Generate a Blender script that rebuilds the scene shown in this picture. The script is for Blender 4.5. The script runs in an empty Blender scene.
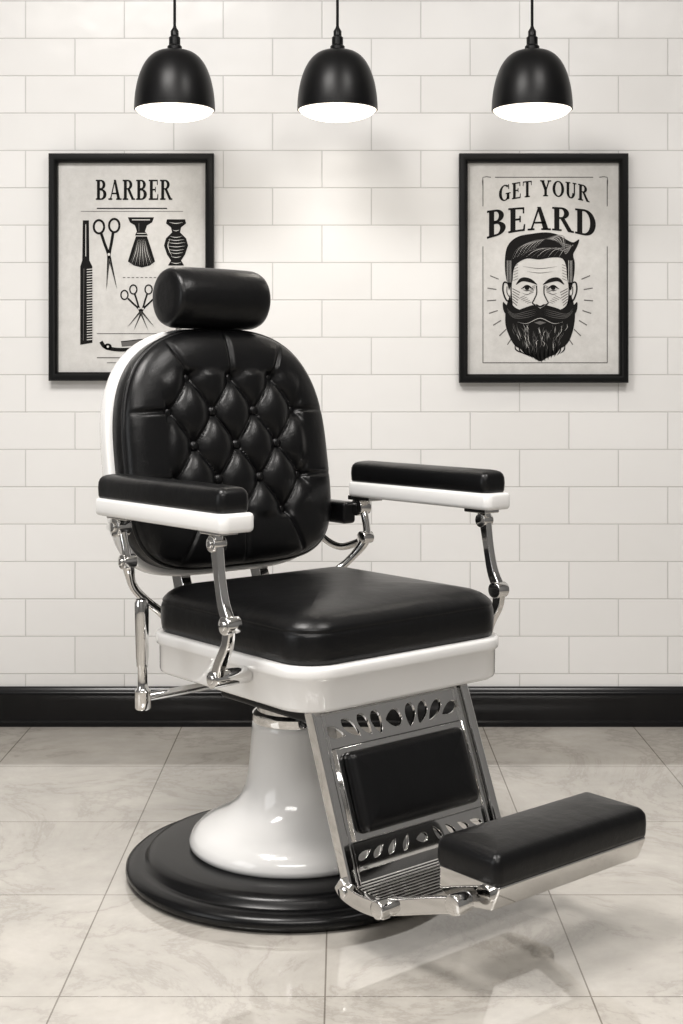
import bpy, bmesh, math, random
from mathutils import Vector, Matrix
from math import sin, cos, pi, radians

S = bpy.context.scene
COL = S.collection
S.view_settings.view_transform = 'Standard'
S.view_settings.look = 'None'
S.view_settings.exposure = -0.06
S.view_settings.gamma = 0.92

# ------------------------------------------------------------------ materials
def new_mat(name):
    m = bpy.data.materials.new(name); m.use_nodes = True
    nt = m.node_tree
    return m, nt, nt.nodes['Principled BSDF']

def mat(name, col, rough=0.5, metal=0.0, coat=0.0, bump=None, rough_var=None, spec=None):
    m, nt, b = new_mat(name)
    b.inputs['Base Color'].default_value = (*col, 1)
    b.inputs['Roughness'].default_value = rough
    b.inputs['Metallic'].default_value = metal
    b.inputs['Coat Weight'].default_value = coat
    b.inputs['Coat Roughness'].default_value = 0.05
    if spec is not None: b.inputs['Specular IOR Level'].default_value = spec
    tc = nt.nodes.new('ShaderNodeTexCoord')
    if bump:
        sc, st, dist = bump
        n = nt.nodes.new('ShaderNodeTexNoise'); n.inputs['Scale'].default_value = sc
        n.inputs['Detail'].default_value = 3
        nt.links.new(tc.outputs['Object'], n.inputs['Vector'])
        bp = nt.nodes.new('ShaderNodeBump'); bp.inputs['Strength'].default_value = st
        bp.inputs['Distance'].default_value = dist
        nt.links.new(n.outputs['Fac'], bp.inputs['Height'])
        nt.links.new(bp.outputs['Normal'], b.inputs['Normal'])
    if rough_var:
        n2 = nt.nodes.new('ShaderNodeTexNoise'); n2.inputs['Scale'].default_value = rough_var[0]
        nt.links.new(tc.outputs['Object'], n2.inputs['Vector'])
        mr = nt.nodes.new('ShaderNodeMapRange')
        mr.inputs['To Min'].default_value = rough - rough_var[1]
        mr.inputs['To Max'].default_value = rough + rough_var[1]
        nt.links.new(n2.outputs['Fac'], mr.inputs['Value'])
        nt.links.new(mr.outputs['Result'], b.inputs['Roughness'])
    return m

def leather_mat():
    m, nt, b = new_mat('black_leather')
    b.inputs['Base Color'].default_value = (0.004, 0.004, 0.0045, 1)
    b.inputs['Roughness'].default_value = 0.32
    b.inputs['Specular IOR Level'].default_value = 0.40
    tc = nt.nodes.new('ShaderNodeTexCoord')
    v = nt.nodes.new('ShaderNodeTexVoronoi'); v.inputs['Scale'].default_value = 420
    n = nt.nodes.new('ShaderNodeTexNoise'); n.inputs['Scale'].default_value = 9; n.inputs['Detail'].default_value = 4
    nt.links.new(tc.outputs['Object'], v.inputs['Vector']); nt.links.new(tc.outputs['Object'], n.inputs['Vector'])
    b1 = nt.nodes.new('ShaderNodeBump'); b1.inputs['Strength'].default_value = 0.25; b1.inputs['Distance'].default_value = 0.0006
    b2 = nt.nodes.new('ShaderNodeBump'); b2.inputs['Strength'].default_value = 0.45; b2.inputs['Distance'].default_value = 0.008
    nt.links.new(v.outputs['Distance'], b1.inputs['Height'])
    nt.links.new(n.outputs['Fac'], b2.inputs['Height'])
    nt.links.new(b1.outputs['Normal'], b2.inputs['Normal'])
    nt.links.new(b2.outputs['Normal'], b.inputs['Normal'])
    return m

LEATHER = leather_mat()
CHROME = mat('polished_chrome', (0.74, 0.735, 0.725), 0.06, 1.0, rough_var=(14, 0.03))
ENAMEL = mat('white_enamel', (0.86, 0.855, 0.845), 0.14, 0, coat=0.5)
BLKBASE = mat('black_base_enamel', (0.005, 0.005, 0.0055), 0.26, 0, spec=0.38)
DARKMET = mat('dark_steel', (0.03, 0.03, 0.03), 0.4, 0.8)
LAMPBLK = mat('lamp_black_paint', (0.004, 0.004, 0.0045), 0.36, 0, spec=0.32)
LAMPIN = mat('lamp_inner_white', (0.85, 0.82, 0.76), 0.5)
FRAMEBLK = mat('frame_black_wood', (0.004, 0.004, 0.004), 0.4, 0, bump=(60, 0.1, 0.001), spec=0.28)
INK = mat('poster_ink', (0.013, 0.0125, 0.012), 0.8, spec=0.15)
INKG = mat('poster_ink_grey', (0.15, 0.145, 0.14), 0.8, spec=0.2)
BASEB = mat('baseboard_black', (0.005, 0.005, 0.006), 0.20, 0, bump=(8, 0.05, 0.002), spec=0.38)
CEIL = mat('ceiling_paint', (0.78, 0.775, 0.765), 0.8)
PAINT = mat('side_wall_paint', (0.20, 0.20, 0.20), 0.7, bump=(80, 0.05, 0.001))

def emis(name, col, st):
    m, nt, b = new_mat(name)
    b.inputs['Base Color'].default_value = (*col, 1)
    b.inputs['Emission Color'].default_value = (*col, 1)
    b.inputs['Emission Strength'].default_value = st
    return m
GLOW = emis('lamp_diffuser_glow', (1.0, 0.94, 0.84), 1.6)

def paper_mat():
    m, nt, b = new_mat('poster_paper')
    tc = nt.nodes.new('ShaderNodeTexCoord')
    n = nt.nodes.new('ShaderNodeTexNoise'); n.inputs['Scale'].default_value = 22; n.inputs['Detail'].default_value = 9
    n.inputs['Roughness'].default_value = 0.8
    cr = nt.nodes.new('ShaderNodeValToRGB')
    cr.color_ramp.elements[0].position = 0.3; cr.color_ramp.elements[0].color = (0.56, 0.55, 0.53, 1)
    cr.color_ramp.elements[1].position = 0.65; cr.color_ramp.elements[1].color = (0.67, 0.66, 0.64, 1)
    nt.links.new(tc.outputs['Object'], n.inputs['Vector'])
    nt.links.new(n.outputs['Fac'], cr.inputs['Fac'])
    nt.links.new(cr.outputs['Color'], b.inputs['Base Color'])
    b.inputs['Roughness'].default_value = 0.7
    b.inputs['Specular IOR Level'].default_value = 0.3
    return m
PAPER = paper_mat()

def tile_wall():
    m, nt, b = new_mat('white_wall_tile')
    tc = nt.nodes.new('ShaderNodeTexCoord')
    sp = nt.nodes.new('ShaderNodeSeparateXYZ'); cb = nt.nodes.new('ShaderNodeCombineXYZ')
    ax = nt.nodes.new('ShaderNodeMath'); ax.operation = 'ADD'; ax.inputs[1].default_value = -0.0808
    az = nt.nodes.new('ShaderNodeMath'); az.operation = 'ADD'; az.inputs[1].default_value = -0.0377
    nt.links.new(tc.outputs['Object'], sp.inputs[0])
    nt.links.new(sp.outputs['X'], ax.inputs[0]); nt.links.new(sp.outputs['Z'], az.inputs[0])
    nt.links.new(ax.outputs[0], cb.inputs['X']); nt.links.new(az.outputs[0], cb.inputs['Y'])
    br = nt.nodes.new('ShaderNodeTexBrick')
    br.offset = 0.5; br.offset_frequency = 2
    br.inputs['Scale'].default_value = 1
    br.inputs['Brick Width'].default_value = 0.267
    br.inputs['Row Height'].default_value = 0.101
    br.inputs['Mortar Size'].default_value = 0.0016
    br.inputs['Mortar Smooth'].default_value = 0.5
    br.inputs['Color1'].default_value = (0.84, 0.832, 0.82, 1)
    br.inputs['Color2'].default_value = (0.81, 0.802, 0.788, 1)
    br.inputs['Mortar'].default_value = (0.62, 0.61, 0.595, 1)
    nt.links.new(cb.outputs[0], br.inputs['Vector'])
    nt.links.new(br.outputs['Color'], b.inputs['Base Color'])
    n = nt.nodes.new('ShaderNodeTexNoise'); n.inputs['Scale'].default_value = 7; n.inputs['Detail'].default_value = 2
    nt.links.new(tc.outputs['Object'], n.inputs['Vector'])
    b0 = nt.nodes.new('ShaderNodeBump'); b0.inputs['Strength'].default_value = 0.25; b0.inputs['Distance'].default_value = 0.012
    nt.links.new(n.outputs['Fac'], b0.inputs['Height'])
    bp = nt.nodes.new('ShaderNodeBump'); bp.invert = True
    bp.inputs['Strength'].default_value = 0.7; bp.inputs['Distance'].default_value = 0.0013
    nt.links.new(br.outputs['Fac'], bp.inputs['Height'])
    nt.links.new(b0.outputs['Normal'], bp.inputs['Normal'])
    nt.links.new(bp.outputs['Normal'], b.inputs['Normal'])
    b.inputs['Roughness'].default_value = 0.27
    return m

def floor_mat():
    m, nt, b = new_mat('marble_floor_tile')
    tc = nt.nodes.new('ShaderNodeTexCoord')
    mp = nt.nodes.new('ShaderNodeMapping')
    mp.inputs['Location'].default_value = (0.025, 1.605, 0)
    nt.links.new(tc.outputs['Object'], mp.inputs['Vector'])
    br = nt.nodes.new('ShaderNodeTexBrick'); br.offset = 0.0
    br.inputs['Scale'].default_value = 1
    br.inputs['Brick Width'].default_value = 0.405; br.inputs['Row Height'].default_value = 0.405
    br.inputs['Mortar Size'].default_value = 0.0014; br.inputs['Mortar Smooth'].default_value = 0.2
    br.inputs['Color1'].default_value = (1, 1, 1, 1); br.inputs['Color2'].default_value = (0.95, 0.95, 0.95, 1)
    br.inputs['Mortar'].default_value = (0.46, 0.44, 0.42, 1)
    nt.links.new(mp.outputs[0], br.inputs['Vector'])
    n1 = nt.nodes.new('ShaderNodeTexNoise'); n1.inputs['Scale'].default_value = 2.4; n1.inputs['Detail'].default_value = 12
    n1.inputs['Roughness'].default_value = 0.70; n1.inputs['Distortion'].default_value = 0.7
    nt.links.new(tc.outputs['Object'], n1.inputs['Vector'])
    sb = nt.nodes.new('ShaderNodeMath'); sb.operation = 'SUBTRACT'; sb.inputs[1].default_value = 0.5
    ab = nt.nodes.new('ShaderNodeMath'); ab.operation = 'ABSOLUTE'
    nt.links.new(n1.outputs['Fac'], sb.inputs[0]); nt.links.new(sb.outputs[0], ab.inputs[0])
    cr = nt.nodes.new('ShaderNodeValToRGB')
    cr.color_ramp.elements[0].position = 0.0; cr.color_ramp.elements[0].color = (0.455, 0.425, 0.385, 1)
    e = cr.color_ramp.elements.new(0.025); e.color = (0.53, 0.50, 0.455, 1)
    cr.color_ramp.elements[-1].position = 0.17; cr.color_ramp.elements[-1].color = (0.60, 0.57, 0.525, 1)
    nt.links.new(ab.outputs[0], cr.inputs['Fac'])
    n2 = nt.nodes.new('ShaderNodeTexNoise'); n2.inputs['Scale'].default_value = 5; n2.inputs['Detail'].default_value = 9
    n2.inputs['Roughness'].default_value = 0.65
    nt.links.new(tc.outputs['Object'], n2.inputs['Vector'])
    mr = nt.nodes.new('ShaderNodeMapRange'); mr.inputs['From Min'].default_value = 0.3; mr.inputs['From Max'].default_value = 0.7
    mr.inputs['To Min'].default_value = 0.84; mr.inputs['To Max'].default_value = 1.06
    nt.links.new(n2.outputs['Fac'], mr.inputs['Value'])
    m1 = nt.nodes.new('ShaderNodeMixRGB'); m1.blend_type = 'MULTIPLY'; m1.inputs['Fac'].default_value = 1
    nt.links.new(cr.outputs['Color'], m1.inputs[1]); nt.links.new(br.outputs['Color'], m1.inputs[2])
    m2 = nt.nodes.new('ShaderNodeMixRGB'); m2.blend_type = 'MULTIPLY'; m2.inputs['Fac'].default_value = 1
    nt.links.new(m1.outputs['Color'], m2.inputs[1]); nt.links.new(mr.outputs['Result'], m2.inputs[2])
    nt.links.new(m2.outputs['Color'], b.inputs['Base Color'])
    bp = nt.nodes.new('ShaderNodeBump'); bp.invert = True; bp.inputs['Strength'].default_value = 0.5; bp.inputs['Distance'].default_value = 0.001
    nt.links.new(br.outputs['Fac'], bp.inputs['Height']); nt.links.new(bp.outputs['Normal'], b.inputs['Normal'])
    b.inputs['Roughness'].default_value = 0.05
    b.inputs['IOR'].default_value = 1.9
    b.inputs['Specular IOR Level'].default_value = 0.7
    return m

# ------------------------------------------------------------------ mesh helpers
def empty(name, loc=(0, 0, 0), parent=None, M=None):
    e = bpy.data.objects.new(name, None); COL.objects.link(e)
    e.empty_display_size = 0.1
    e.location = loc
    if parent: e.parent = parent
    if M is not None: e.matrix_local = M
    return e

def mk(name, verts, faces, material, parent=None, smooth=True, sharp=None, M=None):
    me = bpy.data.meshes.new(name)
    me.from_pydata([tuple(v) for v in verts], [], faces)
    bm = bmesh.new(); bm.from_mesh(me)
    bmesh.ops.recalc_face_normals(bm, faces=bm.faces); bm.to_mesh(me); bm.free()
    if smooth:
        me.polygons.foreach_set('use_smooth', [True] * len(me.polygons))
        if sharp: me.set_sharp_from_angle(angle=radians(sharp))
    me.materials.append(material)
    o = bpy.data.objects.new(name, me); COL.objects.link(o)
    if parent: o.parent = parent
    if M is not None: o.matrix_local = M
    return o

def bevel(o, w, seg=3, ang=40):
    b = o.modifiers.new('bevel', 'BEVEL'); b.width = w; b.segments = seg
    b.limit_method = 'ANGLE'; b.angle_limit = radians(ang)
    o.modifiers.new('wn', 'WEIGHTED_NORMAL')
    return o

def rbox(name, c, half, bev, material, parent=None, M=None):
    x, y, z = c; a, b, h = half
    vs = [(x+i*a, y+j*b, z+k*h) for i in (-1, 1) for j in (-1, 1) for k in (-1, 1)]
    fs = [(0, 1, 3, 2), (4, 6, 7, 5), (0, 4, 5, 1), (2, 3, 7, 6), (0, 2, 6, 4), (1, 5, 7, 3)]
    o = mk(name, vs, fs, material, parent, smooth=bool(bev), M=M)
    if bev: bevel(o, bev)
    return o

def box(name, lo, hi, material, parent=None):
    c = [(l+h)/2 for l, h in zip(lo, hi)]; hf = [(h-l)/2 for l, h in zip(lo, hi)]
    return rbox(name, c, hf, 0, material, parent)

def rr_ring(a, b, r, n=10):
    r = max(min(r, a-1e-4, b-1e-4), 1e-4)
    pts = []
    for (sx, sy, a0) in ((1, 1, 0), (-1, 1, 90), (-1, -1, 180), (1, -1, 270)):
        for i in range(n+1):
            t = radians(a0 + 90*i/n)
            pts.append((sx*(a-r)+r*cos(t), sy*(b-r)+r*sin(t)))
    return pts

def loft_rr(name, a, b, r, prof, material, parent=None, c=(0, 0, 0), n=10, sharp=None, M=None):
    vs, fs = [], []
    for ins, z in prof:
        for x, y in rr_ring(a-ins, b-ins, r-ins*0.8 if ins > 0 else r-ins, n):
            vs.append((c[0]+x, c[1]+y, c[2]+z))
    N = 4*(n+1)
    for k in range(len(prof)-1):
        for i in range(N):
            j = (i+1) % N
            fs.append((k*N+i, k*N+j, (k+1)*N+j, (k+1)*N+i))
    fs.append(tuple(range(N))[::-1])
    fs.append(tuple(range((len(prof)-1)*N, len(prof)*N)))
    return mk(name, vs, fs, material, parent, sharp=sharp, M=M)

def lathe(name, prof, origin, axis, material, parent=None, seg=64, sharp=35, M=None):
    ax = Vector(axis).normalized()
    t = Vector((0, 0, 1)) if abs(ax.z) < 0.9 else Vector((1, 0, 0))
    e1 = ax.cross(t).normalized(); e2 = ax.cross(e1)
    o = Vector(origin); vs, fs, rings = [], [], []
    for r, h in prof:
        if r < 1e-6:
            rings.append([len(vs)]); vs.append(o+ax*h)
        else:
            s = len(vs)
            for i in range(seg):
                a = 2*pi*i/seg
                vs.append(o+ax*h+e1*(r*cos(a))+e2*(r*sin(a)))
            rings.append(list(range(s, s+seg)))
    for A, B in zip(rings[:-1], rings[1:]):
        for i in range(seg):
            j = (i+1) % seg
            if len(A) == 1 and len(B) == 1: continue
            if len(A) == 1: fs.append((A[0], B[j], B[i]))
            elif len(B) == 1: fs.append((A[i], A[j], B[0]))
            else: fs.append((A[i], A[j], B[j], B[i]))
    return mk(name, vs, fs, material, parent, sharp=sharp, M=M)

def cyl(name, p0, p1, r, material, parent=None, seg=32, e=0.0015, M=None):
    p0, p1 = Vector(p0), Vector(p1); L = (p1-p0).length
    e = min(e, r*0.4, L*0.4)
    return lathe(name, [(0, 0), (r-e, 0), (r-e*0.3, e*0.3), (r, e), (r, L-e), (r-e*0.3, L-e*0.3), (r-e, L), (0, L)],
                 p0, p1-p0, material, parent, seg, sharp=50, M=M)

def prism(name, pts, lo, hi, material, parent=None, bev=0.0015, plane='xz', M=None):
    n = len(pts)
    if plane == 'xz':
        vs = [(x, lo, z) for x, z in pts]+[(x, hi, z) for x, z in pts]
    else:
        vs = [(x, y, lo) for x, y in pts]+[(x, y, hi) for x, y in pts]
    fs = [tuple(range(n)), tuple(range(2*n-1, n-1, -1))]
    fs += [(i, (i+1) % n, n+(i+1) % n, n+i) for i in range(n)]
    o = mk(name, vs, fs, material, parent, smooth=bool(bev), M=M)
    if bev: bevel(o, bev, 2, 50)
    return o

def crom(P, n=8):
    P = [Vector(p) for p in P]
    Q = [P[0]*2-P[1]]+P+[P[-1]*2-P[-2]]
    out = []
    for i in range(1, len(Q)-2):
        for k in range(n):
            t = k/n
            a, b, c, d = Q[i-1], Q[i], Q[i+1], Q[i+2]
            out.append(0.5*((2*b)+(c-a)*t+(2*a-5*b+4*c-d)*t*t+(3*b-a-3*c+d)*t**3))
    out.append(P[-1])
    return out

def ribbon(P, n=8):
    C = crom(P, n)
    L, R = [], []
    for i, p in enumerate(C):
        a = C[max(i-1, 0)]; b = C[min(i+1, len(C)-1)]
        d = Vector((b.x-a.x, b.y-a.y)); d.normalize()
        nx, ny = -d.y, d.x
        L.append((p.x+nx*p.z, p.y+ny*p.z)); R.append((p.x-nx*p.z, p.y-ny*p.z))
    return L+R[::-1]

def bar(name, P, lo, hi, material, parent, bev=0.003):
    return prism(name, ribbon(P), lo, hi, material, parent, bev)

def tube(name, pts, r, material, parent=None, seg=16, n=8):
    C = crom(pts, n) if len(pts) > 2 else [Vector(p) for p in pts]
    m = len(C)
    rr = r if callable(r) else (lambda t: r)
    vs, fs = [], []
    up = None
    for i, p in enumerate(C):
        d = (C[min(i+1, m-1)]-C[max(i-1, 0)]).normalized()
        if up is None:
            up = Vector((0, 0, 1)) if abs(d.z) < 0.8 else Vector((1, 0, 0))
        e1 = d.cross(up).normalized(); e2 = e1.cross(d); up = e2
        R = rr(i/(m-1))
        for k in range(seg):
            a = 2*pi*k/seg
            vs.append(p+e1*R*cos(a)+e2*R*sin(a))
    for i in range(m-1):
        for k in range(seg):
            j = (k+1) % seg
            fs.append((i*seg+k, i*seg+j, (i+1)*seg+j, (i+1)*seg+k))
    fs.append(tuple(range(seg))); fs.append(tuple(range((m-1)*seg, m*seg)))
    return mk(name, vs, fs, material, parent, sharp=60)

# ------------------------------------------------------------------ room
CEILZ = 2.75
XW = 2.5
YF = -5.2
box('wall_back', (-XW-0.1, 0, 0), (XW+0.1, 0.1, CEILZ), tile_wall())
box('wall_left', (-XW-0.1, YF, 0), (-XW, 0, CEILZ), PAINT)
box('wall_right', (XW, YF, 0), (XW+0.1, 0, CEILZ), PAINT)
box('wall_front', (-XW-0.1, YF-0.1, 0), (XW+0.1, YF, CEILZ), PAINT)
box('floor', (-XW-0.1, YF-0.1, -0.1), (XW+0.1, 0.1, 0), floor_mat())
box('ceiling', (-XW-0.1, YF-0.1, CEILZ), (XW+0.1, 0.1, CEILZ+0.1), CEIL)
pr = [(0, 0), (-0.020, 0), (-0.020, 0.012), (-0.016, 0.016), (-0.016, 0.078), (-0.019, 0.082), (-0.020, 0.088),
      (-0.018, 0.093), (-0.013, 0.096), (-0.011, 0.101), (-0.007, 0.105), (0, 0.105)]
n = len(pr)
vs = [(-XW, y, z) for y, z in pr]+[(XW, y, z) for y, z in pr]
fs = [tuple(range(n)), tuple(range(2*n-1, n-1, -1))]+[(i, (i+1) % n, n+(i+1) % n, n+i) for i in range(n)]
mk('baseboard_back', vs, fs, BASEB, sharp=40)

def area(name, loc, rot, sx, sy, power, col, parent=None, shape='RECTANGLE'):
    l = bpy.data.lights.new(name, 'AREA'); l.shape = shape; l.size = sx
    if shape == 'RECTANGLE': l.size_y = sy
    l.energy = power; l.color = col
    o = bpy.data.objects.new(name, l); COL.objects.link(o)
    o.location = loc; o.rotation_euler = rot
    if parent: o.parent = parent
    return o

def fill_panel(loc, sx, sy, power):
    e = empty('ceiling_fill_panel', loc)  # unseen softbox panel, added overhead to light the enclosed room
    prism('panel_housing', rr_ring(sx/2+0.03, sy/2+0.03, 0.02, 4), -0.03, -0.001, ENAMEL, e, 0, plane='xy')
    area('panel_fill', (0, 0, -0.035), (0, 0, 0), sx, sy, power, (1.0, 0.97, 0.94), e)
fill_panel((-0.80, -1.9, CEILZ), 0.9, 0.8, 60)
fill_panel((0.90, -1.9, CEILZ), 0.7, 0.7, 30)
fill_panel((0.1, -4.0, CEILZ), 2.2, 0.8, 62)
WN = empty('fill_window_1', (-XW, -2.9, 1.45))  # unseen window, added to carry fill light onto the chair's left side
for nm, c, h in (('jamb_1', (0.03, -0.82, 0), (0.03, 0.03, 0.78)), ('jamb_2', (0.03, 0.82, 0), (0.03, 0.03, 0.78)), ('mullion', (0.03, 0, 0), (0.02, 0.018, 0.75)),
                 ('head', (0.03, 0, 0.78), (0.03, 0.85, 0.03)), ('sill', (0.05, 0, -0.78), (0.05, 0.88, 0.02))):
    rbox(nm, c, h, 0.004, ENAMEL, WN)
area('side_fill', (0.015, 0, 0), (0, radians(-90), 0), 1.5, 1.58, 18, (0.96, 0.98, 1.0), WN)  # fill from the added window, brightens pedestal and seat frame

# ------------------------------------------------------------------ pendant lamps
def pendant(x, y, zr):
    e = empty('pendant_lamp', (x, y, zr))
    R = 0.100; H = 0.148
    outer = []
    for i in range(25):
        t = i/24*pi/2
        outer.append((0.016+(R-0.016)*cos(t)**0.80 if t < pi/2-1e-3 else 0.016, H*sin(t)))
    prof = [(R-0.003, 0.0), (R, 0.001)]+outer[1:]
    inner = [(max(r-0.003, 0.012), max(h-0.003, 0.002)) for r, h in outer[::-1]]
    lathe('shade', prof, (0, 0, 0), (0, 0, 1), LAMPBLK, e, 72, sharp=50)
    lathe('shade_inner', inner+[(R-0.003, 0.0)], (0, 0, 0), (0, 0, 1), LAMPIN, e, 72, sharp=50)
    dp = [(0.0, -0.026)]+[((R-0.004)*sin(t), -0.030*cos(t)+0.004) for t in [pi/2*i/10 for i in range(1, 11)]]
    lathe('diffuser', dp, (0, 0, 0), (0, 0, 1), GLOW, e, 64)
    lathe('cap', [(0.018, H-0.004), (0.018, H+0.010), (0.014, H+0.014), (0.014, H+0.032), (0.010, H+0.036),
                  (0.010, H+0.048), (0.005, H+0.056), (0.004, H+0.060), (0, H+0.060)], (0, 0, 0), (0, 0, 1), LAMPBLK, e, 32)
    cyl('cord', (0, 0, H+0.055), (0, 0, CEILZ-zr-0.02), 0.0035, LAMPBLK, e, 12)
    lathe('ceiling_rose', [(0, -0.03), (0.03, -0.03), (0.05, -0.02), (0.05, 0), (0, 0)], (0, 0, CEILZ-zr), (0, 0, 1), LAMPBLK, e, 32)
    area('bulb_light', (0, 0, -0.028), (0, 0, 0), 0.15, 0, 0.42, (1.0, 0.94, 0.85), e, 'DISK')
for x in (-0.414, -0.010, 0.473):
    pendant(x, -0.30, 1.603)

# ------------------------------------------------------------------ posters
K = 1/370.0
class Art:
    """collects flat polygons for a poster; coordinates are design units (1/370 m), y down"""
    def __init__(s, cx, cy): s.cx, s.cy, s.L = cx, cy, {}
    def poly(s, pts, layer='ink'):
        V, F = s.L.setdefault(layer, ([], []))
        b = len(V); V += [((x-s.cx)*K, (s.cy-y)*K) for x, y in pts]; F.append(tuple(range(b, b+len(pts))))
    def stroke(s, pts, w, layer='ink', taper=False, closed=False, n=6):
        if closed: pts = list(pts)+[pts[0]]
        m = len(pts)
        P = [(x, y, w/2*(1 if not taper else max(0.15, sin(pi*min(max(i/(m-1), .04), .96))))) for i, (x, y) in enumerate(pts)]
        V, F = s.L.setdefault(layer, ([], []))
        C = crom(P, n if m > 2 else 3)
        b = len(V)
        for i, p in enumerate(C):
            a = C[max(i-1, 0)]; c = C[min(i+1, len(C)-1)]
            d = Vector((c.x-a.x, c.y-a.y)); d.normalize()
            for sg in (1, -1):
                V.append(((p.x-sg*d.y*p.z-s.cx)*K, (s.cy-(p.y+sg*d.x*p.z))*K))
        for i in range(len(C)-1):
            F.append((b+2*i, b+2*i+1, b+2*i+3, b+2*i+2))
    def ring(s, x, y, rx, ry, w, layer='ink'):
        s.stroke([(x+rx*cos(2*pi*i/14), y+ry*sin(2*pi*i/14)) for i in range(15)], w, layer, n=2)
    def disc(s, x, y, rx, ry, layer='ink'):
        s.poly([(x+rx*cos(2*pi*i/20), y+ry*sin(2*pi*i/20)) for i in range(20)], layer)
    def build(s, parent):
        for layer, (V, F) in s.L.items():
            off = {'grey': 0.0004, 'ink': 0.0008, 'paper': 0.0012, 'ink2': 0.0016, 'grey2': 0.0018, 'paper2': 0.0020}[layer]
            mt = {'grey': INKG, 'ink': INK, 'paper': PAPER, 'ink2': INK, 'grey2': INKG, 'paper2': PAPER}[layer]
            me = bpy.data.meshes.new('print_'+layer)
            me.from_pydata([(x, -off-0.004, z) for x, z in V], [], F); me.materials.append(mt)
            o = bpy.data.objects.new('print_'+layer, me); COL.objects.link(o); o.parent = parent

def rect(x0, y0, x1, y1): return [(x0, y0), ((x0+x1)/2, y0), (x1, y0), (x1, (y0+y1)/2), (x1, y1), ((x0+x1)/2, y1), (x0, y1), (x0, (y0+y1)/2)]
def arc(cx, cy, ro, ri, a0, a1, n=18):
    o = []
    for i in range(n):
        t0 = radians(a0+(a1-a0)*i/n); t1 = radians(a0+(a1-a0)*(i+1)/n)
        o.append([(cx+ro[0]*cos(t0), cy+ro[1]*sin(t0)), (cx+ro[0]*cos(t1), cy+ro[1]*sin(t1)),
                  (cx+ri[0]*cos(t1), cy+ri[1]*sin(t1)), (cx+ri[0]*cos(t0), cy+ri[1]*sin(t0))])
    return o
s_ = 0.075
STEM = [rect(.08, 0, .27, 1), rect(0, 0, .10, s_), rect(0, 1-s_, .10, 1)]
UB = arc(.34, .755, (.30, .245), (.11, .17), -90, 90)+[rect(.26, 1-s_, .345, 1), rect(.26, .51, .345, .51+s_)]
G = {
 'B': (.74, STEM+UB+arc(.36, .27, (.35, .27), (.14, .195), -90, 90)+[rect(.26, 0, .365, s_), rect(.26, .54-s_, .365, .54)]),
 'R': (.80, STEM+UB+[[(.30, .54), (.47, .54), (.74, s_), (.82, s_), (.82, 0), (.60, 0)], rect(.27, 0, .36, s_)]),
 'D': (.80, STEM+arc(.32, .5, (.46, .5), (.25, .5-s_), -90, 90)+[rect(.26, 0, .325, s_), rect(.26, 1-s_, .325, 1)]),
 'E': (.66, STEM+[rect(.26, 0, .62, s_), rect(.26, 1-s_, .60, 1), rect(.26, .47, .46, .47+s_),
                  [(.55, 0), (.62, 0), (.64, .28), (.585, .28)], [(.54, 1), (.60, 1), (.60, .74), (.55, .74)],
                  [(.42, .38), (.47, .38), (.47, .64), (.42, .64)]]),
 'A': (.86, [[(.10, 0), (.17, 0), (.43, .86), (.40, 1)], [(.36, 1), (.50, 1), (.80, 0), (.60, 0)],
             rect(.22, .28, .66, .28+s_), rect(0, 0, .26, s_), rect(.52, 0, .88, s_)]),
 'T': (.70, [rect(.26, 0, .44, 1), rect(.16, 0, .54, s_), rect(.03, 1-s_, .67, 1),
             [(.03, 1), (.09, 1), (.07, .72), (.03, .72)], [(.67, 1), (.61, 1), (.63, .72), (.67, .72)]]),
 'Y': (.80, [rect(.31, 0, .49, .46), rect(.22, 0, .58, s_), [(.06, 1), (.26, 1), (.49, .44), (.31, .40)],
             [(.60, 1), (.70, 1), (.49, .42), (.42, .48)], rect(0, 1-s_, .32, 1), rect(.54, 1-s_, .80, 1)]),
 'O': (.84, arc(.42, .5, (.42, .5), (.22, .43), 0, 360, 30)),
 'U': (.82, [rect(.08, .34, .27, 1), rect(.60, .34, .69, 1), rect(0, 1-s_, .35, 1), rect(.52, 1-s_, .79, 1)]
       + arc(.385, .35, (.305, .35), (.115, .27), 180, 360)),
 'G': (.84, arc(.42, .5, (.42, .5), (.22, .43), 48, 318, 26)+[rect(.56, .06, .75, .44), rect(.48, .40, .84, .44+.03),
             [(.66, .98), (.72, .98), (.74, .68), (.68, .68)]]),
}
def text(art, word, x0, x1, base, height, layer='ink', gap=.10):
    tot = sum(G[c][0] if c != ' ' else .38 for c in word)+gap*(len(word)-1)
    u = 0
    for c in word:
        if c == ' ': u += .38+gap; continue
        w, polys = G[c]
        for p in polys:
            q = []
            for lx, ly in p:
                t = (u+lx)/tot
                x = x0+(x1-x0)*t
                q.append((x, base(t)-height(t)*ly))
            art.poly(q, layer)
        u += w+gap

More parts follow.
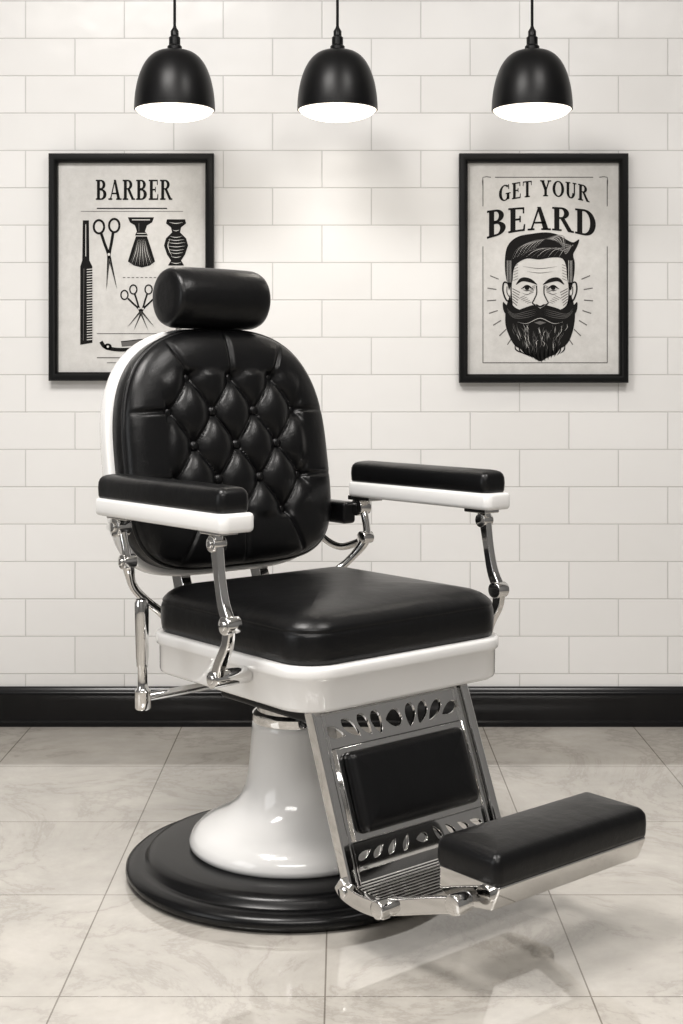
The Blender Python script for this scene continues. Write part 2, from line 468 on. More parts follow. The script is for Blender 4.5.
def poster(px0, py0, px1, py1, draw):
    cx, cy = (px0+px1)/2, (py0+py1)/2
    W, H = (px1-px0)*K, (py1-py0)*K
    e = empty('framed_poster', ((cx-341.5)*K*0.993, -0.004, 0.946+(375-cy)*K*0.993))
    prof = [(0.0, 0.0), (0.0, -0.020), (0.003, -0.024), (0.010, -0.025), (0.017, -0.023), (0.0225, -0.017), (0.0235, -0.008), (0.0235, 0.0)]
    vs, fs = [], []
    for ins, y in prof:
        for sx, sz in ((-1, -1), (1, -1), (1, 1), (-1, 1)):
            vs.append((sx*(W/2-ins), y, sz*(H/2-ins)))
    m = len(prof)
    for k in range(m):
        for i in range(4):
            j = (i+1) % 4; k2 = (k+1) % m
            fs.append((k*4+i, k*4+j, k2*4+j, k2*4+i))
    mk('frame_moulding', vs, fs, FRAMEBLK, e, sharp=30)
    rbox('paper_sheet', (0, -0.002, 0), (W/2-0.02, 0.0018, H/2-0.02), 0, PAPER, e)
    a = Art(cx, cy); draw(a); a.build(e)
    return e

def draw_barber(a):
    text(a, 'BARBER', 95, 171, lambda t: 199.5, lambda t: 20)
    a.stroke([(96, 208), (166, 208)], 1.0); a.stroke([(80, 211), (182, 211)], 0.5, 'grey')
    a.poly([(82, 220), (88, 220), (88.5, 260), (91.5, 266), (91.5, 342), (79.5, 344), (79.5, 266), (81.5, 260)])
    for i in range(28):
        a.stroke([(86, 269+i*2.6), (92.5, 268.4+i*2.6)], 0.9, 'paper')
    a.stroke([(85, 224), (85, 256)], 0.7, 'paper'); a.stroke([(83.2, 268), (82.6, 340)], 0.5, 'grey2')
    def sciss(x, y, ang, s=1.0, w=1.6):
        def T(p): return (x+s*(p[0]*cos(ang)-p[1]*sin(ang)), y+s*(p[0]*sin(ang)+p[1]*cos(ang)))
        for sg in (-1, 1):
            rx, ry = T((sg*6.5, -24))
            a.ring(rx, ry, 4.4*s, 5.6*s, w)
            a.stroke([T((sg*5, -18)), T((sg*2.5, -8)), T((0, 0))], w*1.3)
            a.poly([T((sg*2.2, -3)), T((-sg*1.4, 1)), T((-sg*4.6, 30)), T((sg*-1.4, 14))])
            a.stroke([T((0, 3)), T((-sg*3.8, 26))], 0.4*s, 'grey2')
        xx, yy = T((0, 0)); a.disc(xx, yy, 1.2*s, 1.2*s, 'paper')
    sciss(108, 254, -0.08, 1.18, 2.1)
    a.poly([(127, 217), (153, 217), (151, 222), (146, 225), (144, 231), (147, 235), (134, 235), (136, 231), (134, 225), (129, 222)])
    a.poly([(135, 236), (146, 236), (150, 248), (154, 261), (149, 265), (141, 267), (133, 265), (127, 261), (131, 248)])
    for i in range(13):
        t = i/12-0.5
        a.stroke([(140.5+t*8, 239), (140.5+t*14, 252), (140.5+t*25, 265)], 0.5, 'paper' if i % 2 else 'grey2', taper=True)
    a.stroke([(131, 219.5), (149, 219.5)], 0.9, 'paper'); a.stroke([(136, 233), (145, 233)], 0.7, 'paper')
    a.stroke([(138, 223), (138, 231)], 0.6, 'grey2')
    a.poly([(166, 219), (184, 219), (185, 223), (180, 227), (179, 232), (185, 238), (187, 245), (184, 254), (180, 260),
            (183, 265), (167, 265), (170, 260), (166, 254), (163, 245), (165, 238), (171, 232), (170, 227), (165, 223)])
    for y, w in ((222, 7), (229.5, 3.5), (236, 6), (239, 8), (242, 9), (245.5, 9), (249, 8), (252, 7), (256, 5), (262, 5)):
        a.stroke([(175-w, y), (175, y+1), (175+w, y)], 0.7, 'paper', taper=True)
    a.stroke([(169, 238), (167, 246), (171, 256)], 0.8, 'paper2', taper=True)
    for i in range(16): a.stroke([(122+i*4.4, 277), (124.4+i*4.4, 277)], 0.8, 'grey')
    sciss(138, 308, -0.55, 0.80, 1.3); sciss(142, 308, 0.55, 0.80, 1.3)
    sciss(176, 306, 0.0, 0.75, 1.3)
    a.stroke([(96, 333), (190, 333)], 0.7, 'grey')
    # straight razor: curved tang, blade and handle
    a.stroke([(100, 341), (105, 346.5), (120, 349), (152, 347)], 3.6); a.disc(107, 346, 3.8, 3.2)
    a.disc(107, 346, 1.2, 1.2, 'paper')
    a.poly([(120, 341), (152, 338), (156, 343), (121, 346)], 'grey')
    a.stroke([(120, 341), (152, 338), (156, 343)], 0.8, n=2)
    a.poly([(164, 340), (194, 338), (194, 346), (166, 347)])
    a.stroke([(96, 357), (176, 357)], 1.0, 'grey'); a.stroke([(106, 362), (166, 362)], 0.7, 'grey')

def draw_beard(a):
    arch = lambda h, d: (lambda t: h+d*(2*t-1)**2)
    text(a, 'GET YOUR', 500, 590, arch(196, 6), lambda t: 16)
    text(a, 'BEARD', 488, 597, arch(229.5, 9), lambda t: 23+5*(2*t-1)**2, gap=.07)
    a.stroke([(496, 177), (594, 177)], 0.8, 'grey')
    for x in (484, 608):
        a.stroke([(x, 180), (x, 206)], 0.8, 'grey'); a.stroke([(x, 246), (x, 362)], 0.8, 'grey')
    a.stroke([(484, 362), (608, 362)], 0.8, 'grey')
    a.stroke([(484, 186), (484, 177), (492, 177)], 0.8, 'grey', n=2); a.stroke([(608, 186), (608, 177), (600, 177)], 0.8, 'grey', n=2)
    hair = crom([(510, 290, 0), (506.5, 274, 0), (506, 258, 0), (508, 247, 0), (513, 240, 0), (521, 235.5, 0), (532, 233.5, 0), (546, 232, 0),
                 (558, 234, 0), (567, 239, 0), (574, 242, 0), (580, 239, 0), (577.5, 247, 0), (574, 254, 0), (575.5, 262, 0), (575, 274, 0), (571.5, 290, 0),
                 (568, 278, 0), (567, 266, 0), (563, 258, 0), (553, 257, 0), (540, 259, 0), (528, 258, 0), (518, 263, 0), (514.5, 270, 0), (513.5, 280, 0)], 4)
    a.poly([(p.x, p.y) for p in hair])
    for k in range(13):
        a.stroke([(512+k*2.0, 260-k*1.0), (520+k*2.4, 247-k*.8), (543+k*1.8, 238.6-k*.2), (566, 243+k*0.9), (574, 246-k*.2)], 0.45, 'paper' if k % 2 else 'grey2', taper=True)
    for k in range(8):
        a.stroke([(521+k*5.5, 257), (532+k*4.6, 250), (548+k*3.2, 247.5), (566, 251)], 0.45, 'paper' if k % 2 else 'grey2', taper=True)
    for sx in (508.2, 510, 511.8, 572.6, 571, 569.4):
        a.stroke([(sx, 260), (sx, 282)], 0.4, 'paper')
    a.stroke([(510, 283), (505, 282), (504, 290), (507, 299), (511, 301)], 1.5)
    a.stroke([(571, 283), (576.5, 282), (577.5, 290), (574.5, 299), (571, 301)], 1.5)
    a.stroke([(508, 286), (508, 292), (510, 296)], 0.8); a.stroke([(573.5, 286), (573.5, 292), (572, 296)], 0.8)
    a.stroke([(512.5, 278), (512, 290), (513, 304)], 1.2); a.stroke([(569.5, 278), (570, 290), (569, 304)], 1.2)
    a.stroke([(517, 284), (523, 279), (531, 280), (538, 284)], 4.2, taper=True)
    a.stroke([(565, 284), (559, 279), (551, 280), (544, 284)], 4.2, taper=True)
    for k in range(5):
        a.stroke([(536.5-k*.5, 285+k*1.6), (533-k*.8, 286+k*1.8)], 0.55, 'grey'); a.stroke([(545.5+k*.5, 285+k*1.6), (549+k*.8, 286+k*1.8)], 0.55, 'grey')
        a.stroke([(520+k*2, 298+k*1.2), (526+k*1.6, 295+k*1.6)], 0.5, 'grey'); a.stroke([(562-k*2, 298+k*1.2), (556-k*1.6, 295+k*1.6)], 0.5, 'grey')
    for x in (528, 554):
        a.stroke([(x-6, 288.5), (x, 285.4), (x+6, 288.5)], 2.2, taper=True)
        a.stroke([(x-4.5, 289), (x, 290.2), (x+4.5, 289)], 0.7, taper=True)
        a.disc(x, 287.6, 2.2, 1.8)
        a.stroke([(x-5, 292.5), (x, 294), (x+4, 292.5)], 0.7, 'grey', taper=True)
    a.stroke([(537.5, 285), (537.5, 293), (535, 299), (533.5, 302.5), (536.5, 304.5)], 1.1)
    a.stroke([(545, 285), (545, 293), (547.5, 299), (549, 302.5), (546, 304.5)], 1.1)
    a.stroke([(537, 304), (541, 306), (545.5, 304)], 1.6)
    a.stroke([(524, 266), (541, 268), (558, 266)], 0.6, 'grey', taper=True); a.stroke([(528, 271), (541, 272.5), (554, 271)], 0.6, 'grey', taper=True)
    for k in range(6):
        a.stroke([(513.5, 288+k*2.6), (521-k*.6, 292+k*2.6)], 0.8, 'grey'); a.stroke([(568.5, 288+k*2.6), (561+k*.6, 292+k*2.6)], 0.8, 'grey')
        a.stroke([(514.5, 266+k*2.8), (519, 264+k*2.8)], 0.5, 'grey'); a.stroke([(567.5, 266+k*2.8), (563, 264+k*2.8)], 0.5, 'grey')
    beard = crom([(511, 294, 0), (514, 305, 0), (524, 310, 0), (541, 311, 0), (558, 310, 0), (567, 305, 0), (571, 294, 0), (575.5, 308, 0), (575, 324, 0),
                  (571, 338, 0), (566, 345, 0), (561, 348, 0), (557, 353, 0), (549, 356.5, 0), (541, 360.5, 0), (534, 356.5, 0), (526, 353, 0), (521, 348, 0), (516, 345, 0),
                  (511, 337, 0), (506.5, 324, 0), (506.5, 308, 0)], 4)
    a.poly([(p.x, p.y) for p in beard])
    must = crom([(541, 308, 0), (535, 304.5, 0), (526, 307, 0), (516, 310, 0), (508, 305, 0), (504, 301.5, 0), (505, 311, 0), (513, 319, 0), (526, 321, 0), (541, 315, 0),
                 (556, 321, 0), (569, 319, 0), (577, 311, 0), (578, 301.5, 0), (574, 305, 0), (566, 310, 0), (556, 307, 0), (547, 304.5, 0)], 4)
    a.poly([(p.x, p.y) for p in must], 'ink2')
    for k in range(4):
        for sg in (-1, 1):
            a.stroke([(541+sg*4, 308.5+k*1.8), (541+sg*14, 311+k*2.0), (541+sg*26, 313.5+k*1.2), (541+sg*33, 308+k)], 0.45, 'grey2', taper=True)
    a.stroke([(518, 321.4), (528, 322.8), (541, 317.6), (554, 322.8), (564, 321.4)], 0.5, 'paper', taper=True)
    a.poly([(535, 322), (541, 320.4), (547, 322), (541, 324.2)], 'grey2')
    rnd = random.Random(3)
    for k in range(110):
        t = rnd.uniform(-1, 1); y0 = rnd.uniform(322, 344)
        x0 = 541+t*31; L = rnd.uniform(5, 11)
        x1 = x0-t*L*.45+rnd.uniform(-2, 2)
        if abs(x1-541) > 30-(y0+L-330)*0.75: continue
        if y0 < 326 and abs(t) < .3: continue
        a.stroke([(x0, y0), ((x0+x1)/2+rnd.uniform(-2, 2), y0+L*.5), (x1, y0+L)], 0.42, 'paper' if k % 3 == 0 else 'grey2', taper=True)
    for k in range(13):
        t = (k/12)*2-1
        a.stroke([(541+t*25, 343+4*(1-abs(t))), (541+t*24, 349+7*(1-abs(t))), (541+t*18+2, 353+9*(1-abs(t)))], 1.3, 'ink', taper=True)
    for ang in (-20, -8, 4, 16, 28, 40, 52, 200, 188, 176, 164, 152, 140, 128):
        c, s = cos(radians(ang)), sin(radians(ang))
        a.stroke([(541+c*44, 296+s*44*1.15), (541+c*53, 296+s*53*1.15)], 1.0, 'grey')

poster(49, 154, 213, 380, draw_barber)
poster(460, 154, 628, 382, draw_beard)

# ------------------------------------------------------------------ barber chair
CH = empty('barber_chair', (-0.030, -1.060, 0))
CH.rotation_euler = (0, 0, radians(-50))
bu, bv = -0.038, -0.048

lathe('base_disc', [(0, 0), (0.302, 0), (0.314, 0.004), (0.320, 0.012), (0.319, 0.020), (0.311, 0.027), (0.298, 0.030),
                    (0.288, 0.029), (0.283, 0.031), (0.279, 0.040), (0.272, 0.046), (0.260, 0.049), (0.20, 0.050), (0, 0.050)],
      (bu, bv, 0), (0, 0, 1), BLKBASE, CH, 128, sharp=60)
lathe('pedestal', [(0, 0.048), (0.194, 0.048), (0.200, 0.054), (0.200, 0.062), (0.194, 0.075), (0.178, 0.090), (0.152, 0.103),
                   (0.126, 0.117), (0.106, 0.136), (0.094, 0.160), (0.088, 0.19), (0.084, 0.23), (0.081, 0.272), (0.080, 0.282), (0.076, 0.287), (0, 0.287)],
      (bu, bv, 0), (0, 0, 1), ENAMEL, CH, 96, sharp=60)
lathe('collar', [(0, 0.285), (0.079, 0.285), (0.080, 0.289), (0.080, 0.300), (0.076, 0.304), (0.071, 0.306), (0.071, 0.322), (0.060, 0.324), (0.060, 0.37), (0, 0.37)],
      (bu, bv, 0), (0, 0, 1), CHROME, CH, 64)
rbox('pump_housing', (-0.02, -0.01, 0.350), (0.15, 0.12, 0.034), 0.008, DARKMET, CH)

loft_rr('seat_frame', 0.256, 0.256, 0.076, [(0.05, 0.374), (0.014, 0.374), (0.009, 0.377), (0.007, 0.382), (0.006, 0.427), (0.001, 0.432), (0, 0.436),
                                      (0, 0.447), (0.002, 0.451), (0.006, 0.453), (0.05, 0.453)], ENAMEL, CH, n=14, sharp=60)
loft_rr('seat_cushion', 0.245, 0.245, 0.066,
        [(0.02, 0.450), (0.006, 0.452), (0.001, 0.457), (-0.001, 0.468), (-0.002, 0.482), (-0.001, 0.500), (0.0005, 0.507), (0.003, 0.5090), (0.0010, 0.5115), (0.0015, 0.514),
         (0.005, 0.519), (0.011, 0.525), (0.020, 0.531), (0.034, 0.5365), (0.054, 0.541), (0.08, 0.545), (0.11, 0.548), (0.15, 0.550), (0.20, 0.551), (0.238, 0.551)],
        LEATHER, CH, n=14)

def frame(origin, up):
    up = Vector(up).normalized(); lat = Vector((0, 1, 0)); nn = lat.cross(up).normalized()
    M = Matrix.Identity(4)
    for i, c in enumerate((lat, up, nn)):
        M[0][i], M[1][i], M[2][i] = c
    M[0][3], M[1][3], M[2][3] = origin
    return M

# backrest
t9 = radians(9.5)
BM = frame((-0.365, 0, 0.790), (-sin(t9), 0, cos(t9)))
BK = empty('backrest', parent=CH, M=BM)
YC = -0.02
def Rad(th, gx=0.0):
    c, s = abs(cos(th)), sin(th)
    if s >= 0: A, B, p = 0.255, 0.266, 2.75
    else: A, B, p = 0.255, 0.228, 4.2; s = -s
    A += gx; B += gx
    return ((c/A)**p+(s/B)**p)**(-1/p)
DX, DY = 0.105, 0.0705
buttons = []
for row in (-2, -1, 0, 1, 2):
    xs = (-DX, 0, DX) if row % 2 == 0 else (-1.5*DX, -.5*DX, .5*DX, 1.5*DX)
    for x in xs: buttons.append((x, row*DY))
def sstep(a, b, x):
    t = min(max((x-a)/(b-a), 0), 1); return t*t*(3-2*t)
def front_h(x, y, rho):
    base = 0.046+0.040*max(1-rho**7, 0)**0.5
    ex = max(abs(x)-1.5*DX, 0); ey = max(abs(y)-2*DY, 0)
    cor = max(abs(x)/DX*0.5+abs(y)/DY*0.5-1.5, 0)*0.06
    m = 1-sstep(0.000, 0.022, max((ex*ex+ey*ey)**0.5, cor))
    aa = x/DX+y/(2*DY); bb = x/DX-y/(2*DY)
    pil = (abs(sin(pi*aa))*abs(sin(pi*bb)))**0.45
    h = base-0.022*m*(1-pil)+0.006*m
    fade = max(1-rho**9, 0)
    for bx, by in buttons:
        d2 = (x-bx)**2+(y-by)**2
        if d2 < 0.0025: h -= 0.006*math.exp(-d2/(0.016**2))
    for by in (-DY, DY):
        if abs(x) > 1.5*DX-0.005: h -= 0.008*math.exp(-((y-by)/0.0045)**2)*fade
    for sg in (-1, 1):
        for bx in (-DX, 0, DX):
            if sg*y > 2*DY-0.004: h -= 0.008*math.exp(-((x-bx*(1+0.5*(abs(y)-2*DY)/0.1))/0.0045)**2)*fade
    return h
NA, NR = 440, 140
vs, fs = [], []
rhos = [sin(pi/2*(k/NR))**0.9 for k in range(NR+1)]
vs.append((0, YC, front_h(0, YC, 0)))
for k in range(1, NR+1):
    for i in range(NA):
        th = 2*pi*i/NA; rho = rhos[k]; r = rho*Rad(th)
        x, y = r*cos(th), YC+r*sin(th)
        vs.append((x, y, front_h(x, y, rho)))
side = [(1.006, 0.036), (1.008, 0.022), (1.006, 0.008), (1.0, 0.0)]
for g, z in side:
    for i in range(NA):
        th = 2*pi*i/NA; r = Rad(th)*g
        vs.append((r*cos(th), YC+r*sin(th), z))
for i in range(NA): fs.append((0, 1+i, 1+(i+1) % NA))
for k in range(NR+len(side)-1):
    for i in range(NA):
        j = (i+1) % NA
        fs.append((1+k*NA+i, 1+(k+1)*NA+i, 1+(k+1)*NA+j, 1+k*NA+j))
mk('back_cushion', vs, fs, LEATHER, BK)
def front_surface(x, y):
    th = math.atan2(y-YC, x); r = math.hypot(x, y-YC)
    return front_h(x, y, r/Rad(th))
for i, (x, y) in enumerate(buttons):
    z = front_surface(x, y)
    lathe('tuft_button_%d' % (i+1), [(0.0095, -0.002), (0.0112, 0.003), (0.0110, 0.0065), (0.0095, 0.0095), (0.0065, 0.0118), (0.003, 0.0127), (0, 0.013)], (x, y, z), (0, 0, 1), LEATHER, BK, 24, sharp=80)
def outline_loft(name, rings, material, parent, cap=True):
    vs, fs = [], []
    for g, z in rings:
        for i in range(160):
            th = 2*pi*i/160; r = Rad(th, g)
            vs.append((r*cos(th), YC+r*sin(th), z))
    for k in range(len(rings)-1):
        for i in range(160):
            j = (i+1) % 160
            fs.append((k*160+i, (k+1)*160+i, (k+1)*160+j, k*160+j))
    if cap:
        fs.append(tuple(range(160))); fs.append(tuple(range((len(rings)-1)*160, len(rings)*160)))
    return mk(name, vs, fs, material, parent, sharp=60)
outline_loft('back_piping', [(-0.01, 0.052), (0.001, 0.051), (0.004, 0.048), (0.004, 0.045), (0.001, 0.042), (-0.01, 0.041)], LEATHER, BK)
outline_loft('back_shell', [(-0.02, 0.006), (0.006, 0.006), (0.011, 0.003), (0.013, -0.004), (0.012, -0.022), (0.006, -0.036), (-0.008, -0.046),
                            (-0.035, -0.053), (-0.08, -0.056)], ENAMEL, BK)
for sg in (-1, 1):
    bar('back_support_%d' % (1 if sg < 0 else 2), [(-0.235, 0.415, 0.018), (-0.30, 0.44, 0.018), (-0.352, 0.53, 0.018), (-0.385, 0.68, 0.016)],
        sg*0.10-0.012, sg*0.10+0.012, CHROME, CH)

# headrest
hl, hr = 0.118, 0.0645
hp = [(0, -hl), (hr*0.5, -hl+0.0005), (hr*0.80, -hl+0.002), (hr*0.90, -hl+0.006), (hr*0.95, -hl+0.0125), (hr*0.955, -hl+0.015), (hr*0.985, -hl+0.020), (hr*1.0, -hl+0.04), (hr*1.015, 0)]
hp = hp+[(r, -h) for r, h in hp[-2::-1]]
lathe('headrest', hp, (-0.375, -0.006, 1.108), (0, 1, 0), LEATHER, CH, 72, sharp=80)
for sg in (-1, 1):
    tube('headrest_post_%d' % (1 if sg < 0 else 2), [(-0.46, sg*0.04, 0.93), (-0.462, sg*0.04, 1.0), (-0.445, sg*0.04, 1.06), (-0.39, sg*0.04, 1.10)], 0.007, CHROME, CH)
rbox('headrest_clamp', (-0.447, 0, 0.96), (0.012, 0.06, 0.03), 0.005, CHROME, CH)

# arms
for sg, tag in ((-1, 'a'), (1, 'b')):
    v = sg*0.314
    cu = -0.061 if sg < 0 else -0.053
    loft_rr('armrest_tray_'+tag, 0.216, 0.036, 0.016, [(0.012, 0.679), (0.004, 0.679), (0.001, 0.682), (0.0, 0.687), (0, 0.706), (0.002, 0.710), (0.006, 0.712), (0.02, 0.712)],
            ENAMEL, CH, (cu, v, 0), n=8, sharp=60)
    loft_rr('armrest_pad_'+tag, 0.208, 0.032, 0.015, [(0.01, 0.711), (0.002, 0.712), (0, 0.716), (-0.001, 0.73), (0.0, 0.742), (0.0025, 0.748), (0.007, 0.7525), (0.014, 0.755), (0.024, 0.757), (0.03, 0.757)],
            LEATHER, CH, (cu-0.004, v, 0), n=8)
    lo, hi = sorted((sg*0.309, sg*0.325))
    du = -0.014 if sg < 0 else 0.014
    bar('front_strut_upper_'+tag, [(0.100+du, 0.672, 0.013), (0.106+du, 0.640, 0.0105), (0.113+du, 0.60, 0.009), (0.124+du, 0.555, 0.010), (0.142+du, 0.520, 0.012)], lo, hi, CHROME, CH)
    bar('front_strut_lower_'+tag, [(0.142+du, 0.522, 0.0125), (0.137+du, 0.487, 0.010), (0.116+du, 0.452, 0.010), (0.102+du, 0.420, 0.012)], lo, hi, CHROME, CH)
    rbox('strut_flange_'+tag, (0.100+du, v-sg*0.004, 0.676), (0.030, 0.020, 0.005), 0.002, CHROME, CH)
    for nm, (pu, pz), r, l0, l1 in (('knuckle', (0.142+du, 0.520), 0.016, 0.301, 0.330), ('knuckle_cap', (0.142+du, 0.520), 0.008, 0.329, 0.334),
                            ('foot', (0.103+du, 0.422), 0.015, 0.250, 0.328), ('foot_cap', (0.103+du, 0.422), 0.008, 0.327, 0.331),
                            ('top_pin', (0.102+du, 0.655), 0.014, 0.303, 0.329), ('top_pin_cap', (0.102+du, 0.655), 0.007, 0.329, 0.333)):
        cyl('strut_%s_%s' % (nm, tag), (pu, sg*l0, pz), (pu, sg*l1, pz), r, CHROME, CH)
    tube('rear_strut_'+tag, [(-0.250, sg*0.305, 0.665), (-0.234, sg*0.305, 0.625), (-0.230, sg*0.300, 0.585), (-0.255, sg*0.275, 0.540), (-0.275, sg*0.235, 0.505), (-0.270, sg*0.195, 0.470), (-0.255, sg*0.18, 0.430)],
         lambda t: 0.0085+0.003*math.exp(-((t-0.36)/0.06)**2), CHROME, CH, 20)
    for nm, (pu, pz), r, l0, l1 in (('rear_pin', (-0.250, 0.655), 0.019, 0.290, 0.320), ('rear_pin_cap', (-0.250, 0.655), 0.010, 0.320, 0.325),
                            ('rear_knuckle', (-0.230, 0.590), 0.014, 0.287, 0.315), ('rear_knuckle_cap', (-0.230, 0.590), 0.007, 0.314, 0.319)):
        cyl('strut_%s_%s' % (nm, tag), (pu, sg*l0, pz), (pu, sg*l1, pz), r, CHROME, CH)
    rbox('rear_flange_'+tag, (-0.235, v-sg*0.01, 0.676), (0.036, 0.020, 0.005), 0.002, CHROME, CH)
    rbox('rear_rail_'+tag, (-0.262, sg*0.18, 0.425), (0.016, 0.020, 0.018), 0.005, CHROME, CH)
rbox('hinge_block', (-0.318, 0.285, 0.642), (0.055, 0.018, 0.024), 0.008, LEATHER, CH)
tube('hinge_link', [(-0.375, 0.262, 0.615), (-0.345, 0.270, 0.585), (-0.295, 0.285, 0.565), (-0.230, 0.300, 0.585)], 0.0085, CHROME, CH)
tube('hinge_link_near', [(-0.375, -0.255, 0.640), (-0.33, -0.275, 0.645), (-0.250, -0.295, 0.655)], 0.008, CHROME, CH)

# pump lever
cyl('lever_rod', (-0.115, -0.10, 0.358), (-0.115, -0.340, 0.356), 0.008, CHROME, CH)
lathe('lever_handle', [(0, -0.016), (0.012, -0.016), (0.0145, -0.013), (0.0145, 0.018), (0.011, 0.022), (0.009, 0.03), (0.0085, 0.06), (0.0105, 0.064), (0.0105, 0.068),
                       (0.0115, 0.08), (0.013, 0.16), (0.013, 0.180), (0.010, 0.186), (0, 0.188)], (-0.112, -0.340, 0.352), (0.02, -0.03, 1), CHROME, CH, 32, sharp=40)

# legrest panel
LM = frame((0.298, -0.018, 0.100), (-0.100, 0, 0.265))
LG = empty('legrest', parent=CH, M=LM)
HW = 0.187
for sg in (-1, 1):
    rbox('legrest_rail_%d' % (1 if sg < 0 else 2), (sg*(HW-0.009), 0.135, 0.004), (0.009, 0.152, 0.013), 0.004, CHROME, LG)
    rbox('legrest_rail_lip_%d' % (1 if sg < 0 else 2), (sg*(HW-0.026), 0.135, 0.004), (0.004, 0.145, 0.005), 0.002, CHROME, LG)
def plate_with_holes(name, w0, w1, h0, h1, holes, thick, material, parent, z=0.0):
    cu = bpy.data.curves.new(name, 'CURVE'); cu.dimensions = '2D'; cu.fill_mode = 'BOTH'; cu.extrude = thick/2; cu.bevel_depth = 0.0008
    for pts in [[(w0, h0), (w1, h0), (w1, h1), (w0, h1)]]+holes:
        sp = cu.splines.new('POLY'); sp.points.add(len(pts)-1); sp.use_cyclic_u = True
        for p, (x, y) in zip(sp.points, pts): p.co = (x, y, 0, 1)
    tmp = bpy.data.objects.new(name+'_tmp', cu); COL.objects.link(tmp)
    bpy.context.view_layer.update()
    me = bpy.data.meshes.new_from_object(tmp.evaluated_get(bpy.context.evaluated_depsgraph_get()))
    bpy.data.objects.remove(tmp)
    me.materials.clear(); me.materials.append(material)
    o = bpy.data.objects.new(name, me); COL.objects.link(o); o.parent = parent; o.location = (0, 0, z)
    return o
def leaf(cx, cy, L, W, ang, n=12):
    pts = []
    for i in range(2*n):
        t = i/(2*n)*2*pi
        x = L*cos(t); y = W*sin(t)*abs(sin(t))**0.35*(1+0.35*cos(t))
        pts.append((cx+x*cos(ang)-y*sin(ang), cy+x*sin(ang)+y*cos(ang)))
    return pts
holes = []
yy = 0.246
holes.append(leaf(0, yy, 0.020, 0.016, 0))
for sg in (-1, 1):
    holes.append(leaf(sg*0.040, yy, 0.022, 0.0125, pi/2-sg*0.25))
    holes.append(leaf(sg*0.069, yy, 0.023, 0.0115, pi/2-sg*0.55))
    holes.append(leaf(sg*0.101, yy-0.001, 0.025, 0.0105, pi/2-sg*0.85))
    holes.append(leaf(sg*0.138, yy-0.004, 0.023, 0.010, pi/2-sg*1.2))
plate_with_holes('legrest_grille', -HW+0.016, HW-0.016, 0.215, 0.280, holes, 0.005, CHROME, LG)
holes2 = [leaf(0, 0.037, 0.014, 0.008, 0)]
for sg in (-1, 1):
    for k in range(1, 5):
        holes2.append(leaf(sg*(0.006+k*0.032), 0.037, 0.0155, 0.0062, -pi/2+sg*(0.35+0.22*k)))
plate_with_holes('legrest_lower_grille', -HW+0.016, HW-0.016, 0.014, 0.060, holes2, 0.005, CHROME, LG)
plate_with_holes('legrest_backplate', -HW+0.016, HW-0.016, 0.058, 0.217, [], 0.005, CHROME, LG)
rbox('legrest_top_bar', (0, 0.283, 0.002), (HW-0.006, 0.006, 0.009), 0.003, CHROME, LG)
plate_with_holes('legrest_pad_trim', -0.149, 0.149, 0.062, 0.214, [[(x, y+0.138) for x, y in rr_ring(0.140, 0.068, 0.012, 5)]], 0.006, CHROME, LG, 0.006)
loft_rr('legrest_pad', 0.138, 0.067, 0.012, [(0.004, 0.002), (0.0, 0.006), (-0.001, 0.014), (0.001, 0.022), (0.005, 0.027), (0.012, 0.030), (0.025, 0.032), (0.05, 0.033), (0.062, 0.033)],
        LEATHER, LG, (0, 0.138, 0.002), n=8)

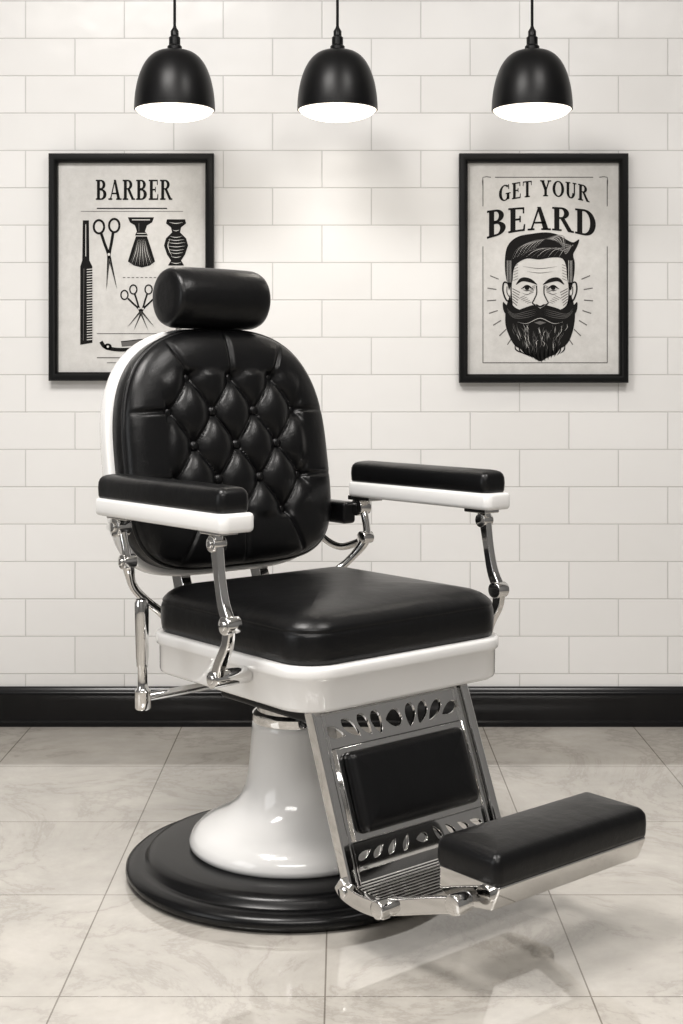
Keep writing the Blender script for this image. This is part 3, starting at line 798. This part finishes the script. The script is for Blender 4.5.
# foot platform
for sg, tag in ((-1, 1), (1, 2)):
    vc = -0.014
    l0, l1 = sorted((vc+sg*0.184, vc+sg*0.201))
    bar('platform_side_%d' % tag, [(0.291, 0.104, 0.013), (0.308, 0.092, 0.014), (0.35, 0.087, 0.0135), (0.405, 0.090, 0.0135)], l0, l1, CHROME, CH)
    l0, l1 = sorted((vc+sg*0.170, vc+sg*0.186))
    bar('footrest_arm_%d' % tag, [(0.385, 0.088, 0.014), (0.43, 0.101, 0.013), (0.48, 0.118, 0.013), (0.54, 0.137, 0.013), (0.56, 0.142, 0.014)], l0, l1, CHROME, CH)
    cyl('footrest_pivot_%d' % tag, (0.395, vc+sg*0.168, 0.091), (0.395, vc+sg*0.206, 0.091), 0.015, CHROME, CH)
    cyl('footrest_hinge_%d' % tag, (0.552, vc+sg*0.160, 0.142), (0.552, vc+sg*0.192, 0.142), 0.016, CHROME, CH)
    cyl('platform_hinge_%d' % tag, (0.306, vc+sg*0.175, 0.093), (0.306, vc+sg*0.205, 0.093), 0.009, CHROME, CH)
rbox('footplate', (0.355, -0.014, 0.086), (0.060, 0.184, 0.004), 0.002, CHROME, CH)
for i in range(12):
    rbox('footplate_rib_%d' % (i+1), (0.300+i*0.0103, -0.014, 0.092), (0.0028, 0.176, 0.0035), 0.0015, CHROME, CH)
FP = empty('footrest', (0.537, 0.022, 0.003), CH)
loft_rr('footrest_pad', 0.068, 0.184, 0.014, [(0.006, 0.168), (0.001, 0.170), (0, 0.175), (-0.001, 0.19), (0.0, 0.203), (0.002, 0.208), (0.006, 0.213), (0.012, 0.2165), (0.025, 0.219), (0.05, 0.221), (0.064, 0.221)],
        LEATHER, FP, n=8)
wedge = [(-0.064, 0.169), (0.066, 0.169), (0.066, 0.163), (0.050, 0.128), (-0.030, 0.116), (-0.064, 0.130)]
prism('footrest_tray', wedge, -0.178, 0.178, CHROME, FP, 0.003)

# ------------------------------------------------------------------ world + camera
w = bpy.data.worlds.new('world'); S.world = w; w.use_nodes = True
w.node_tree.nodes['Background'].inputs['Color'].default_value = (1.0, 0.96, 0.92, 1)
w.node_tree.nodes['Background'].inputs['Strength'].default_value = 0.3

cd = bpy.data.cameras.new('camera'); cam = bpy.data.objects.new('camera', cd); COL.objects.link(cam)
cd.sensor_fit = 'VERTICAL'; cd.sensor_height = 24; cd.lens = 1360/1024*24
cd.shift_y = -137/1024
cam.location = (0, -3.675, 0.946); cam.rotation_euler = (radians(90), 0, 0)
S.camera = cam
